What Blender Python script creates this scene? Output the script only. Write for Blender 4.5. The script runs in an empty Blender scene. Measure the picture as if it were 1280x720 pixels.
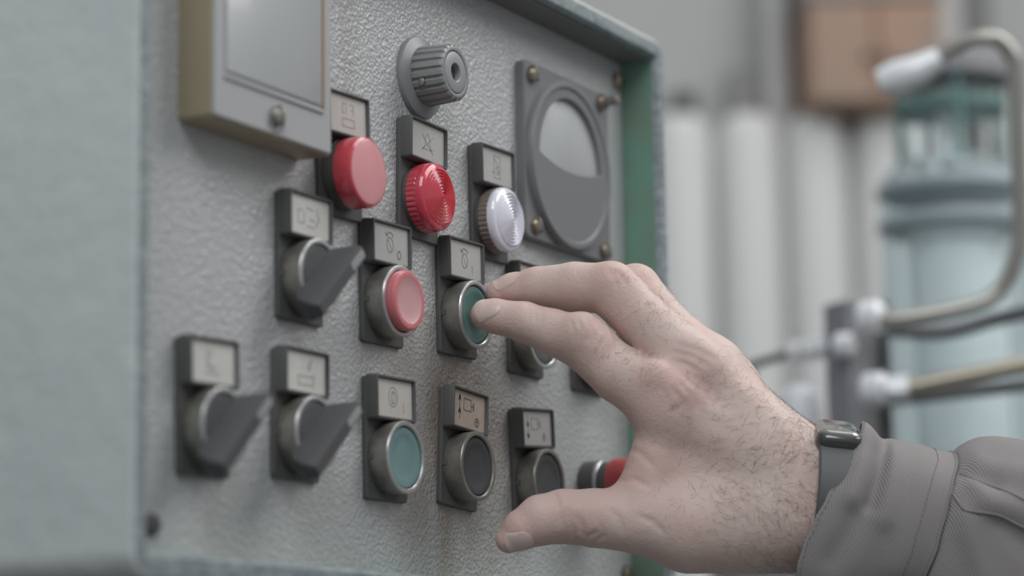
import bpy, bmesh, math, random
import numpy as np
from mathutils import Matrix, Vector, noise

random.seed(7)
SC = bpy.context.scene
COL = SC.collection
ZO = 950.0            # height of the panel's reference line above the floor, mm
MM = 0.001

def W(x, y, z):       # millimetres: x along the panel, y into it, z up from the reference line
    return Vector((x * MM, y * MM, (z + ZO) * MM))

# ------------------------------------------------------------------ camera
CAM_R = ((0.482237, -0.875915, -0.014817), (0.1417, 0.094681, -0.985371), (0.864505, 0.473083, 0.169776))
right, down, fwd = (Vector(v) for v in CAM_R)
cd = bpy.data.cameras.new('camera')
cam = bpy.data.objects.new('camera', cd)
COL.objects.link(cam)
mw = Matrix((right, -down, -fwd)).transposed().to_4x4()
mw.translation = W(-987.95, -569.73, -193.06)
cam.matrix_world = mw
cd.sensor_width = 36.0
cd.lens = 90.17
cd.clip_start = 0.02
cd.clip_end = 60
cd.dof.use_dof = True
cd.dof.focus_distance = 1.135
cd.dof.aperture_fstop = 4.4
SC.camera = cam

# ------------------------------------------------------------------ light
SC.view_settings.view_transform = 'Standard'
SC.view_settings.look = 'None'
SC.view_settings.gamma = 1.0
SC.view_settings.use_curve_mapping = False
SC.view_settings.exposure = 0.22

world = bpy.data.worlds.new('workshop_air')
SC.world = world
world.use_nodes = True
bg = world.node_tree.nodes['Background']
bg.inputs['Color'].default_value = (0.93, 0.97, 1.0, 1)
bg.inputs['Strength'].default_value = 0.30

def area(name, loc, target, size, power, color):
    l = bpy.data.lights.new(name, 'AREA')
    l.shape = 'RECTANGLE'
    l.size, l.size_y = size
    l.energy = power
    l.color = color
    o = bpy.data.objects.new(name, l)
    COL.objects.link(o)
    o.location = loc
    o.rotation_euler = (Vector(target) - Vector(loc)).to_track_quat('-Z', 'Y').to_euler()
    return o

area('key_light', (0.72, -0.80, 1.95), (0.02, -0.02, 1.0), (0.9, 0.8), 8.5, (1.0, 0.98, 0.96))  # unseen key from the upper right, set close so the panel darkens downwards
area('ceiling_light', (-1.5, -0.8, 2.5), (-0.2, 0, 0.95), (1.2, 1.2), 20, (0.94, 0.98, 1.0))

area('far_wall_fill_light', (1.0, -0.35, 2.7), (1.75, 0.5, 1.25), (1.2, 1.2), 9.5, (1.0, 0.99, 0.97))  # added fill to brighten the far wall, no fixture behind it

# ------------------------------------------------------------------ materials
def mat(name, base, rough=0.5, metal=0.0, bump=0.0, bscale=300.0, var=0.0, vscale=30.0, var_color=None,
        coat=0.0, sss=0.0, spec=0.5, transmission=0.0, ior=1.45, detail=3.0, bdist=0.0004):
    m = bpy.data.materials.new(name)
    m.use_nodes = True
    nt = m.node_tree
    b = nt.nodes['Principled BSDF']
    b.inputs['Base Color'].default_value = (*base, 1)
    b.inputs['Roughness'].default_value = rough
    b.inputs['Metallic'].default_value = metal
    b.inputs['Specular IOR Level'].default_value = spec
    b.inputs['IOR'].default_value = ior
    if coat:
        b.inputs['Coat Weight'].default_value = coat
        b.inputs['Coat Roughness'].default_value = 0.08
    if sss:
        b.inputs['Subsurface Weight'].default_value = sss
        b.inputs['Subsurface Radius'].default_value = (1.0, 0.35, 0.2)
        b.inputs['Subsurface Scale'].default_value = 0.004
    if transmission:
        b.inputs['Transmission Weight'].default_value = transmission
    tc = nt.nodes.new('ShaderNodeTexCoord')
    if var:
        n = nt.nodes.new('ShaderNodeTexNoise')
        n.inputs['Scale'].default_value = vscale
        n.inputs['Detail'].default_value = 5
        n.inputs['Roughness'].default_value = 0.6
        nt.links.new(tc.outputs['Object'], n.inputs['Vector'])
        r = nt.nodes.new('ShaderNodeValToRGB')
        r.color_ramp.elements[0].position = 0.36
        r.color_ramp.elements[1].position = 0.66
        c2 = var_color or tuple(c * (1 - var) for c in base)
        r.color_ramp.elements[0].color = (*[base[i] * (1 - var) + c2[i] * var for i in range(3)], 1)
        r.color_ramp.elements[1].color = (*base, 1)
        nt.links.new(n.outputs['Fac'], r.inputs['Fac'])
        nt.links.new(r.outputs['Color'], b.inputs['Base Color'])
    if bump:
        n = nt.nodes.new('ShaderNodeTexNoise')
        n.inputs['Scale'].default_value = bscale
        n.inputs['Detail'].default_value = detail
        nt.links.new(tc.outputs['Object'], n.inputs['Vector'])
        bp = nt.nodes.new('ShaderNodeBump')
        bp.inputs['Strength'].default_value = bump
        bp.inputs['Distance'].default_value = bdist
        nt.links.new(n.outputs['Fac'], bp.inputs['Height'])
        nt.links.new(bp.outputs['Normal'], b.inputs['Normal'])
    return m

def panel_paint():
    """hammered grey enamel with brown rust runs of their own shape"""
    m = mat('hammered_grey_paint', (0.50, 0.51, 0.515), 0.36, 0.0, spec=0.7)
    nt = m.node_tree
    b = nt.nodes['Principled BSDF']
    tc = nt.nodes.new('ShaderNodeTexCoord')
    v = nt.nodes.new('ShaderNodeTexVoronoi')
    v.feature = 'SMOOTH_F1'
    v.inputs['Scale'].default_value = 640
    v.inputs['Smoothness'].default_value = 0.6
    nt.links.new(tc.outputs['Object'], v.inputs['Vector'])
    n = nt.nodes.new('ShaderNodeTexNoise')
    n.inputs['Scale'].default_value = 330
    n.inputs['Detail'].default_value = 3
    nt.links.new(tc.outputs['Object'], n.inputs['Vector'])
    add = nt.nodes.new('ShaderNodeMath'); add.operation = 'ADD'
    nt.links.new(v.outputs['Distance'], add.inputs[0]); nt.links.new(n.outputs['Fac'], add.inputs[1])
    bp = nt.nodes.new('ShaderNodeBump')
    bp.inputs['Strength'].default_value = 0.7
    bp.inputs['Distance'].default_value = 0.0008
    nt.links.new(add.outputs[0], bp.inputs['Height'])
    nt.links.new(bp.outputs['Normal'], b.inputs['Normal'])
    # rust: vertical runs
    mp = nt.nodes.new('ShaderNodeMapping')
    mp.inputs['Scale'].default_value = (30, 30, 7)
    nt.links.new(tc.outputs['Object'], mp.inputs['Vector'])
    n2 = nt.nodes.new('ShaderNodeTexNoise')
    n2.inputs['Scale'].default_value = 1.0
    n2.inputs['Detail'].default_value = 6
    n2.inputs['Roughness'].default_value = 0.62
    nt.links.new(mp.outputs['Vector'], n2.inputs['Vector'])
    r = nt.nodes.new('ShaderNodeValToRGB')
    r.color_ramp.elements[0].position = 0.54; r.color_ramp.elements[0].color = (0, 0, 0, 1)
    r.color_ramp.elements[1].position = 0.78; r.color_ramp.elements[1].color = (0.5, 0.5, 0.5, 1)
    nt.links.new(n2.outputs['Fac'], r.inputs['Fac'])
    # a larger brown dirt patch of its own shape between the middle push buttons
    mp2 = nt.nodes.new('ShaderNodeMapping'); mp2.vector_type = 'TEXTURE'
    mp2.inputs['Location'].default_value = (-0.005, 0, -0.062); mp2.inputs['Scale'].default_value = (0.085, 1, 0.085)
    nt.links.new(tc.outputs['Object'], mp2.inputs['Vector'])
    gr = nt.nodes.new('ShaderNodeTexGradient'); gr.gradient_type = 'SPHERICAL'
    nt.links.new(mp2.outputs['Vector'], gr.inputs['Vector'])
    pm = nt.nodes.new('ShaderNodeMath'); pm.operation = 'MULTIPLY'; pm.use_clamp = True
    n3 = nt.nodes.new('ShaderNodeTexNoise'); n3.inputs['Scale'].default_value = 45; n3.inputs['Detail'].default_value = 6
    nt.links.new(mp.outputs['Vector'], n3.inputs['Vector']); n3.inputs['Scale'].default_value = 1.7
    nt.links.new(gr.outputs['Fac'], pm.inputs[0]); nt.links.new(n3.outputs['Fac'], pm.inputs[1])
    sm = nt.nodes.new('ShaderNodeMath'); sm.operation = 'MULTIPLY_ADD'; sm.use_clamp = True
    nt.links.new(pm.outputs[0], sm.inputs[0]); sm.inputs[1].default_value = 2.2; nt.links.new(r.outputs['Color'], sm.inputs[2])
    mx = nt.nodes.new('ShaderNodeMix'); mx.data_type = 'RGBA'
    mx.inputs[6].default_value = (0.50, 0.51, 0.515, 1)
    mx.inputs[7].default_value = (0.29, 0.25, 0.215, 1)
    nt.links.new(sm.outputs[0], mx.inputs[0])
    nt.links.new(mx.outputs[2], b.inputs['Base Color'])
    return m

M = {}
M['panel'] = panel_paint()
M['shell'] = mat('weathered_pale_green_grey_paint', (0.56, 0.59, 0.58), 0.55, bump=0.5, bscale=90, var=0.45, vscale=14, var_color=(0.42, 0.47, 0.47), bdist=0.002)
M['rim'] = mat('chipped_blue_grey_paint', (0.32, 0.35, 0.365), 0.6, bump=0.6, bscale=260, var=0.9, vscale=130, var_color=(0.19, 0.235, 0.245), bdist=0.002)
M['shade_grey'] = mat('shaded_dark_grey_paint', (0.17, 0.175, 0.175), 0.6)  # dark tone stands in for shade under the top of the rim
M['green'] = mat('worn_green_paint', (0.165, 0.335, 0.265), 0.5, bump=0.3, bscale=120, var=0.6, vscale=25, var_color=(0.21, 0.23, 0.17))
M['black'] = mat('dull_black_plastic', (0.094, 0.094, 0.093), 0.55, bump=0.15, bscale=900, var=0.25, vscale=120, var_color=(0.115, 0.11, 0.10))
M['black_soft'] = mat('grey_black_plastic', (0.072, 0.074, 0.077), 0.5)
M['grey_plastic'] = mat('meter_grey_bakelite', (0.20, 0.206, 0.214), 0.42, bump=0.08, bscale=700)
M['knob_grey'] = mat('knob_grey_bakelite', (0.27, 0.275, 0.28), 0.36, bump=0.1, bscale=700)
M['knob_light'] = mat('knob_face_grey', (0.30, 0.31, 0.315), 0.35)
M['chrome'] = mat('worn_chrome', (0.55, 0.55, 0.56), 0.3, 0.75)
M['steel'] = mat('tarnished_steel', (0.35, 0.335, 0.31), 0.36, 0.6, var=0.6, vscale=130, var_color=(0.20, 0.18, 0.15))
M['brass_screw'] = mat('dirty_brass', (0.38, 0.33, 0.26), 0.35, 0.8, var=0.5, vscale=400, var_color=(0.22, 0.17, 0.13))
M['card'] = mat('aged_label_card', (0.55, 0.53, 0.50), 0.6, var=0.4, vscale=130, var_color=(0.47, 0.43, 0.38))
M['card_grey'] = mat('grey_label_card', (0.46, 0.46, 0.45), 0.55, var=0.3, vscale=130, var_color=(0.38, 0.37, 0.35))
M['card_tan'] = mat('tan_label_card', (0.54, 0.45, 0.38), 0.6, var=0.5, vscale=140, var_color=(0.42, 0.31, 0.23))
M['card_pale'] = mat('pale_label_card', (0.64, 0.63, 0.60), 0.6, var=0.3, vscale=130, var_color=(0.47, 0.45, 0.42))
M['ink'] = mat('faded_ink', (0.14, 0.14, 0.145), 0.6)
M['ink_faint'] = mat('very_faded_ink', (0.29, 0.285, 0.28), 0.6)
M['teal_cap'] = mat('teal_green_plastic', (0.165, 0.285, 0.29), 0.35, coat=0.3)
M['green_cap'] = mat('green_plastic', (0.115, 0.235, 0.215), 0.35, coat=0.3)
M['red_cap'] = mat('red_plastic', (0.60, 0.18, 0.195), 0.36, coat=0.25)
M['pink_cap'] = mat('sun_bleached_red_plastic', (0.62, 0.34, 0.36), 0.4, coat=0.2)
M['mush_red'] = mat('dull_red_plastic', (0.45, 0.075, 0.075), 0.4)
M['lens_red'] = mat('red_lens_plastic', (0.62, 0.06, 0.10), 0.16, coat=0.6, sss=0.3)
M['lens_redpink'] = mat('lit_red_lens_plastic', (0.76, 0.33, 0.35), 0.22, coat=0.6, sss=0.3)  # red paled to carry the reflected light on the flat lamp face
M['lens_red_side'] = mat('deep_red_lens_plastic', (0.56, 0.065, 0.09), 0.2, coat=0.5)
M['lens_white'] = mat('clear_white_lens_plastic', (0.78, 0.78, 0.86), 0.12, coat=0.8)
M['lens_brown'] = mat('smoky_lens_collar', (0.21, 0.17, 0.145), 0.3, coat=0.3)
M['gold'] = mat('gold_lacquered_metal', (0.40, 0.33, 0.23), 0.38, 0.25, var=0.3, vscale=25, var_color=(0.33, 0.28, 0.2))
M['inst_face'] = mat('pale_grey_instrument_front', (0.42, 0.425, 0.43), 0.4)
M['glass'] = mat('grey_reflecting_glass', (0.45, 0.465, 0.475), 0.3, coat=0.15)
M['dial'] = mat('dusty_dial_glass', (0.50, 0.515, 0.52), 0.3, coat=0.15, var=0.15, vscale=60)
M['dark_line'] = mat('dark_groove', (0.15, 0.155, 0.16), 0.6)
M['orange_edge'] = mat('orange_brown_edge', (0.36, 0.25, 0.17), 0.5)

# ------------------------------------------------------------------ mesh helpers
class MB:
    def __init__(s):
        s.v, s.f = [], []
    def loft(s, rings, cap0=True, cap1=True, closed=True):
        base = len(s.v); n = len(rings[0])
        for r in rings: s.v += [tuple(p) for p in r]
        for i in range(len(rings) - 1):
            a = base + i * n; b = a + n
            for k in range(n if closed else n - 1):
                k2 = (k + 1) % n
                s.f.append((a + k, a + k2, b + k2, b + k))
        if cap0: s.f.append(tuple(base + k for k in range(n))[::-1])
        if cap1:
            e = base + (len(rings) - 1) * n
            s.f.append(tuple(e + k for k in range(n)))
        return s
    def lathe(s, prof, n=48, c=(0, 0), cap0=True, cap1=True):      # profile (radius, y) about the y axis
        rings = []
        for r, y in prof:
            rings.append([(c[0] + r * math.cos(2 * math.pi * k / n), y, c[1] + r * math.sin(2 * math.pi * k / n)) for k in range(n)])
        return s.loft(rings, cap0, cap1)
    def lathe_z(s, prof, n=40, c=(0, 0)):                           # profile (radius, z) about a vertical axis
        rings = [[(c[0] + r * math.cos(2 * math.pi * k / n), c[1] + r * math.sin(2 * math.pi * k / n), z) for k in range(n)] for r, z in prof]
        return s.loft(rings)
    def box(s, x0, x1, y0, y1, z0, z1, bev=0.0):
        if bev <= 0:
            return s.loft([[(x0, y0, z), (x1, y0, z), (x1, y1, z), (x0, y1, z)] for z in (z0, z1)])
        b = bev
        rings = []
        for z, i in ((z0, b), (z0 + b, 0), (z1 - b, 0), (z1, b)):
            rings.append([(x0 + b, y0 + i, z), (x1 - b, y0 + i, z), (x1 - i, y0 + b, z), (x1 - i, y1 - b, z),
                          (x1 - b, y1 - i, z), (x0 + b, y1 - i, z), (x0 + i, y1 - b, z), (x0 + i, y0 + b, z)])
        return s.loft(rings)
    def rprism(s, w, h, r, levels, c=(0, 0), n=5, cap0=True, cap1=True, ang=0.0):   # rounded rectangle in x,z lofted over (inset, y)
        rings = []
        for ins, y in levels:
            rr = max(r - ins, 0.15)
            pts = []
            for cx, cz, a0 in ((w / 2 - ins - rr, h / 2 - ins - rr, 0), (-w / 2 + ins + rr, h / 2 - ins - rr, 90),
                               (-w / 2 + ins + rr, -h / 2 + ins + rr, 180), (w / 2 - ins - rr, -h / 2 + ins + rr, 270)):
                for k in range(n + 1):
                    a = math.radians(a0 + 90 * k / n)
                    x = cx + rr * math.cos(a); z = cz + rr * math.sin(a)
                    pts.append((c[0] + x * math.cos(ang) - z * math.sin(ang), y, c[1] + x * math.sin(ang) + z * math.cos(ang)))
            rings.append(pts)
        return s.loft(rings, cap0, cap1)
    def tube(s, path, r, n=10, cap=True):
        pts = [Vector(p) for p in path]
        rad = r if isinstance(r, (list, tuple)) else [r] * len(pts)
        rings = []; up = Vector((0.13, 0.2, 0.97))
        for i, p in enumerate(pts):
            t = (pts[min(i + 1, len(pts) - 1)] - pts[max(i - 1, 0)]).normalized()
            a = up - t * up.dot(t)
            if a.length < 1e-4: a = Vector((1, 0, 0)) - t * t.x
            a.normalize(); b = t.cross(a); up = a
            rings.append([tuple(p + (a * math.cos(2 * math.pi * k / n) + b * math.sin(2 * math.pi * k / n)) * rad[i]) for k in range(n)])
        return s.loft(rings, cap, cap)
    def stroke(s, pts, w=0.45, y=0.0, t=0.12):                      # flat printed line in the x,z plane
        for (x0, z0), (x1, z1) in zip(pts, pts[1:]):
            d = Vector((x1 - x0, z1 - z0)); L = d.length
            if L < 1e-6: continue
            d /= L; nx, nz = -d.y * w / 2, d.x * w / 2
            ex, ez = d.x * w * 0.3, d.y * w * 0.3
            q = [(x0 - ex + nx, z0 - ez + nz), (x1 + ex + nx, z1 + ez + nz), (x1 + ex - nx, z1 + ez - nz), (x0 - ex - nx, z0 - ez - nz)]
            s.loft([[(a, y, b) for a, b in q], [(a, y - t, b) for a, b in q]])
        return s
    def mesh(s, name, m, sharp=35, scale=MM):
        me = bpy.data.meshes.new(name)
        me.from_pydata([(x * scale, y * scale, z * scale) for x, y, z in s.v], [], s.f)
        b = bmesh.new(); b.from_mesh(me)
        bmesh.ops.recalc_face_normals(b, faces=b.faces)
        b.to_mesh(me); b.free()
        me.polygons.foreach_set('use_smooth', [True] * len(me.polygons))
        me.set_sharp_from_angle(angle=math.radians(sharp))
        if m is not None: me.materials.append(m)
        return me

CACHE = {}
def add(name, mb, m, parent=None, key=None, label=None, sharp=35):
    """one mesh object; parts of alike things share their mesh through the key"""
    if key and key in CACHE: me = CACHE[key]
    else:
        me = (mb() if callable(mb) else mb).mesh(name, m, sharp)
        if key: CACHE[key] = me
    o = bpy.data.objects.new(name, me)
    COL.objects.link(o)
    if parent is not None: o.parent = parent
    if label: o['label'] = label
    return o

def tag(o, label=None, cat=None, group=None, kind=None):
    for k, v in (('label', label), ('category', cat), ('group', group), ('kind', kind)):
        if v: o[k] = v
    return o

def thing(name, label, cat, loc, roll=0.0, group=None, kind=None):
    o = bpy.data.objects.new(name, None)
    o.empty_display_size = 0.02
    COL.objects.link(o)
    o.location = W(*loc)
    o.rotation_euler = (0, -roll, 0)
    return tag(o, label, cat, group, kind)

def circ(cx, cz, rx, rz, a0=0, a1=360, n=20):
    return [(cx + rx * math.cos(math.radians(a0 + (a1 - a0) * k / n)), cz + rz * math.sin(math.radians(a0 + (a1 - a0) * k / n))) for k in range(n + 1)]

# ------------------------------------------------------------------ the room
FL = bpy.data.materials
M['floor'] = mat('grey_concrete', (0.20, 0.20, 0.20), 0.7, bump=0.2, bscale=20, var=0.3, vscale=3)
M['wall'] = mat('light_grey_plaster', (0.46, 0.465, 0.46), 0.8, var=0.12, vscale=2)
fl = tag(add('floor', MB().box(-4000, 6000, -5000, 4000, -60 - ZO, -ZO), M['floor']), kind='structure')
fl.location = (0, 0, ZO * MM)

# far wall frame: s along the wall (to the right in the picture), o out of the wall, z up
WT = Vector((0.4954, -0.8687, 0)); WN = Vector((-0.8687, -0.4954, 0)); WO = Vector((1733.0 + 105, 542.0 + 60, 0))
wall_rot = math.atan2(WT.y, WT.x)
def wall_thing(name, label, cat, s, o, z, group=None):
    p = WO + WT * s + WN * o
    e = thing(name, label, cat, (p.x, p.y, z), 0, group)
    e.rotation_euler = (0, 0, wall_rot)
    return e
# in a wall-mounted thing local x runs along the wall and local -y points out of it
wl = add('wall_back', MB().box(-2600, 2600, 0, 80, -ZO, 2200), M['wall'])
wl.location = W(WO.x, WO.y, 0); wl.rotation_euler = (0, 0, wall_rot); tag(wl, kind='structure')

# ------------------------------------------------------------------ the cabinet
XL, XR, ZB, ZT = -264.0, 185.5, -139.0, 158.0      # outside of the box
cab = thing('control_cabinet', 'grey hammered-paint steel control cabinet with a raised rim round its sunken front plate', 'cabinet', (0, 0, 0))
cw, ch, cc = XR - XL, ZT - ZB, ((XL + XR) / 2, (ZB + ZT) / 2)
add('housing', MB().rprism(cw, ch, 11, [(0, 300), (0, -17.5), (0.7, -19.2), (2.4, -20)], cc, n=6, cap0=True, cap1=False), M['shell'], cab)
add('rim', MB().rprism(cw, ch, 11, [(2.4, -20.0), (5, -20.2), (8.6, -20), (10.0, -18.6), (10.4, -17)], cc, n=6, cap0=False, cap1=False), M['rim'], cab)
add('inner_lining', MB().rprism(cw, ch, 11, [(10.4, -17), (10.4, 2)], cc, n=6, cap0=False, cap1=False), M['green'], cab, label='worn green painted inside of the rim')
add('face_plate', MB().rprism(cw - 21.2, ch - 21.2, 3, [(0, 2.0), (0, 0.6), (0.6, 0)], cc, n=3), M['panel'], cab, label='hammered grey front plate with rust stains')
add('top_shade_plate', MB().box(XL + 13, XR - 13, -16.8, 1.5, ZT - 11.6, ZT - 10.7, 0.2), M['shade_grey'], cab)  # added dark plate: shade on the downward-facing lining, put into its colour
def slot_screw(r=4.2, h=3.2):
    return MB().lathe([(r, 0), (r, -h * 0.45), (r * 0.86, -h * 0.8), (r * 0.5, -h), (0.05, -h * 1.02)], 20)
for x, z in ((168.4, 136.2), (-226.5, -117.0), (-238, 134), (166, -117)):
    o = add('panel_screw', slot_screw, M['brass_screw' if x > 0 else 'black'], cab, 'panel_screw%d' % (x > 0)); o.location = (x * MM, 0, z * MM)

# ------------------------------------------------------------------ controls: shared parts
BZ = -25.2          # bezel centre below the label centre
def base_plate(): return MB().rprism(33, 52.2, 1.6, [(0, 0), (0, -1.7), (0.5, -2.2)], (0, -17.2), n=3)
def label_frame():
    m = MB().rprism(32.4, 19.6, 1.6, [(0.0, -2.0), (0.35, -6.9), (0.75, -7.6), (1.35, -7.6), (1.6, -7.2), (1.75, -5.9)], n=3, cap0=False)
    return m
def label_card(): return MB().rprism(28.6, 15.8, 0.8, [(0, -5.9), (0, -6.25)], n=2)
def bezel_body():
    return MB().lathe([(13.6, -2.1), (15.0, -2.2), (15.3, -2.7), (15.4, -11.0)], 56, (0, BZ), cap0=False, cap1=False)
def bezel_ring():
    return MB().lathe([(15.4, -11.0), (15.5, -11.3), (15.3, -11.8), (14.8, -12.0), (13.7, -11.8), (13.3, -11.3), (13.2, -5.0)], 56, (0, BZ), cap0=False, cap1=False)
def bezel_notch():      # dark keyway at the foot of the bezel, on the side away from the light
    return MB().box(-15.6, -14.6, -4.6, -2.1, BZ - 1.3, BZ + 1.3, 0.1)
def common(t, card='card', symbol=None, ink='ink', ring='chrome', body='steel'):
    add('base_plate', base_plate, M['black'], t, 'base_plate')
    add('label_frame', label_frame, M['black'], t, 'label_frame')
    c = add('label_card', label_card, M[card], t, 'label_card_' + card)
    if symbol:
        mb = MB()
        for pts, w in symbol: mb.stroke(pts, w, -6.25, 0.08)
        add('printed_symbol', mb, M[ink], c)
    if body:
        b = add('bezel', bezel_body, M[body], t, 'bezel_body_' + body)
        add('front_ring', bezel_ring, M[ring], b, 'bezel_ring_' + ring)
        add('keyway', bezel_notch, M['black'], b, 'bezel_notch')
    return t

# printed symbols, in millimetres on the card
def arrow(x, z0, z1, w=0.45):
    s = 1 if z1 > z0 else -1
    return [([(x, z0), (x, z1 - s * 1.2)], w), ([(x, z1), (x - 0.5, z1 - s * 1.6)], 0.9), ([(x, z1), (x + 0.5, z1 - s * 1.6)], 0.9), ([(x - 1.2, z1 - s * 2.2), (x, z1), (x + 1.2, z1 - s * 2.2)], 0.5)]
def motor_box(x, z): return [([(x, z), (x + 6.4, z), (x + 6.4, z + 5.2), (x, z + 5.2), (x, z)], 0.5), ([(x + 6.4, z + 2.4), (x + 8.4, z + 2.4)], 0.5), ([(x + 8.6, z + 0.9), (x + 8.6, z + 3.9)], 1.1)]
SYM_UP = arrow(-8.3, 0.6, 5.8) + arrow(-8.3, -4.6, 0.0) + motor_box(-4.6, -0.2) + [(circ(7.2, -4.3, 1.7, 1.9), 0.4), ([(7.2, -6.2), (7.2, -2.4)], 0.45), ([(5.6, -4.0), (8.8, -4.0)], 0.4)]
SYM_DOWN = arrow(-8.6, 5.6, 0.6) + arrow(-8.6, -0.2, -4.6) + motor_box(-5.2, -0.6) + [(circ(7.0, -4.0, 1.4, 1.5), 0.4), ([(7.0, -6.2), (7.0, -1.8)], 0.45)]
SYM_RING = [(circ(-1.2, 0.6, 3.6, 4.2), 0.4), (circ(-1.0, 0.4, 1.9, 2.6), 0.4), ([(-1.2, -1.4), (-1.2, 2.6)], 0.4), ([(7.4, -5.6), (7.4, -1.6)], 0.45)]
def turn(x): return [(circ(x, -0.4, 2.6, 3.3), 0.45), ([(x - 1.4, 1.9), (x + 1.4, -2.8)], 0.4), (circ(x, 2.6, 3.0, 2.4, 15, 155, 10), 0.5), ([(x - 3.6, 4.6), (x - 2.8, 3.3), (x - 1.4, 3.7)], 0.6)]
SYM_TURN_O = turn(-0.5) + [(circ(6.9, -4.0, 1.4, 1.7), 0.45)]
SYM_TURN_I = turn(-0.6) + [([(6.2, -5.6), (6.2, -2.0)], 0.5)]
SYM_BELL = [([(-4.2, -3.2), (-2.4, -2.0), (-1.8, 2.2), (0, 4.0), (1.8, 2.2), (2.4, -2.0), (4.2, -3.2), (-4.2, -3.2)], 0.35), ([(-5.2, -4.4), (5.2, 3.4)], 0.4), ([(-4.8, 3.2), (4.8, -4.8)], 0.4)]
SYM_DOOR = [([(-2.6, -5.2), (3.2, -5.2), (3.2, 5.2), (-2.6, 5.2), (-2.6, -5.2)], 0.4), ([(-2.6, 4.2), (2.0, 0.2), (-0.5, -0.2), (2.0, -3.6)], 0.4), ([(-4.6, -2.6), (-1.2, -2.6)], 0.35), ([(0.4, -3.4), (2.2, -1.2)], 0.7)]
SYM_PUMP = [([(-4.2, -5.0), (5.0, -5.0), (5.0, -1.6), (-4.2, -1.6), (-4.2, -5.0)], 0.35), ([(-4.0, 0.6), (-4.0, 4.6)], 0.35), ([(-1.2, 0.6), (-1.2, 3.4)], 0.35), ([(-4.0, 0.6), (-2.6, 0.6)], 0.35), ([(-4.0, 4.6), (-0.6, 4.6)], 0.35), ([(2.0, 4.6), (4.4, 4.6), (4.4, 0.4)], 0.35), ([(2.4, 2.4), (4.4, 2.4)], 0.35)]
SYM_DASH = [([(-8.4, -3.0), (-8.4, 1.6)], 0.5), ([(-8.4, -3.4), (-4.6, -3.4)], 0.5), ([(-4.2, -3.2), (-4.2, 1.2)], 0.5), ([(-8.0, 2.0), (-5.0, 2.2)], 0.5), ([(-2.0, 3.4), (2.4, 2.8)], 0.5), ([(0.0, -1.0), (3.4, -1.6)], 0.5), ([(5.0, 3.6), (6.8, -0.6), (4.6, -3.4)], 0.5), ([(-2.0, -4.2), (3.0, -4.4)], 0.5)]
SYM_STEM = [([(-3.6, 4.6), (-3.6, -1.4), (1.4, -2.4)], 1.0), ([(-5.0, -4.2), (4.0, -4.4)], 0.6), ([(-1.0, 2.0), (-0.8, 4.4)], 0.6)]
SYM_TRAY = [([(-5.4, -5.0), (5.6, -5.0), (5.6, -0.8)], 0.45), ([(-5.4, -5.0), (-5.4, -1.6), (5.6, -1.6)], 0.45), ([(1.6, 0.8), (3.4, 2.2), (2.4, 4.0), (4.8, 5.2)], 0.6), ([(0.6, 2.2), (2.6, 3.0)], 0.4)]

# push buttons
def flat_cap(): return MB().lathe([(13.1, -5), (13.1, -10.2), (12.6, -10.9), (10.6, -11.0), (9.4, -10.5), (6, -10.25), (0.05, -10.2)], 48, (0, BZ), cap0=False)
def tall_cap(): return MB().lathe([(11.6, -5), (11.9, -9.6), (12.9, -10.4), (13.15, -13.0), (13.0, -14.4), (12.2, -15.3), (11.2, -15.5), (10.0, -15.3)], 48, (0, BZ), cap0=False, cap1=False)
def tall_cap_face(): return MB().lathe([(10.0, -15.3), (8.6, -14.8), (5, -14.5), (0.05, -14.4)], 48, (0, BZ), cap0=False)
def collar_disc(): return MB().lathe([(13.3, -6.2), (11.5, -6.4), (0.1, -6.4)], 40, (0, BZ), cap0=False)
def push(x, z, roll, label, cap, card, symbol, ink='ink', ring='chrome', body='steel', tall=False):
    t = thing('push_button', label, 'push button', (x, 0, z), roll, 'push buttons on the front plate')
    common(t, card, symbol, ink, ring, body)
    if tall:
        add('collar', collar_disc, M['black'], t, 'collar')
        c = add('button_cap', tall_cap, M[cap], t, 'tall_cap_' + cap)
        add('cap_face', tall_cap_face, M['pink_cap'], c, 'tall_cap_face', label='bleached pink dished face of the cap')
    else:
        add('button_cap', flat_cap, M[cap], t, 'flat_cap_' + cap)
    return t
push(-63.7, -53.8, 0.017, 'blue-green push button in the bottom row, just right of the two bar-handle selector switches', 'teal_cap', 'card', SYM_RING, 'ink_faint')
push(0.0, -52.5, -0.063, 'black push button under the tan card with two up arrows and a motor symbol', 'black_soft', 'card_tan', SYM_UP, 'ink', 'steel')
push(63.8, -54.3, 0.070, 'black push button under the grey card with two down arrows, above the thumb', 'black_soft', 'card_grey', SYM_DOWN, 'ink_faint', 'steel')
push(-66.0, 12.7, 0.018, 'raised red push button with bleached pink face under a card marked O', 'red_cap', 'card_grey', SYM_TURN_O, 'ink_faint', tall=True)
push(-1.7, 15.6, 0.017, 'green push button in a chrome ring being pressed by the index finger', 'green_cap', 'card_grey', SYM_TURN_I, 'ink_faint')
push(63.0, 14.0, 0.0, 'black push button half hidden behind the index and middle fingers', 'black_soft', 'card_grey', None)
push(127.0, 12.5, 0.0, 'black push button almost wholly hidden behind the knuckles', 'black_soft', 'card_grey', None)

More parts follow.
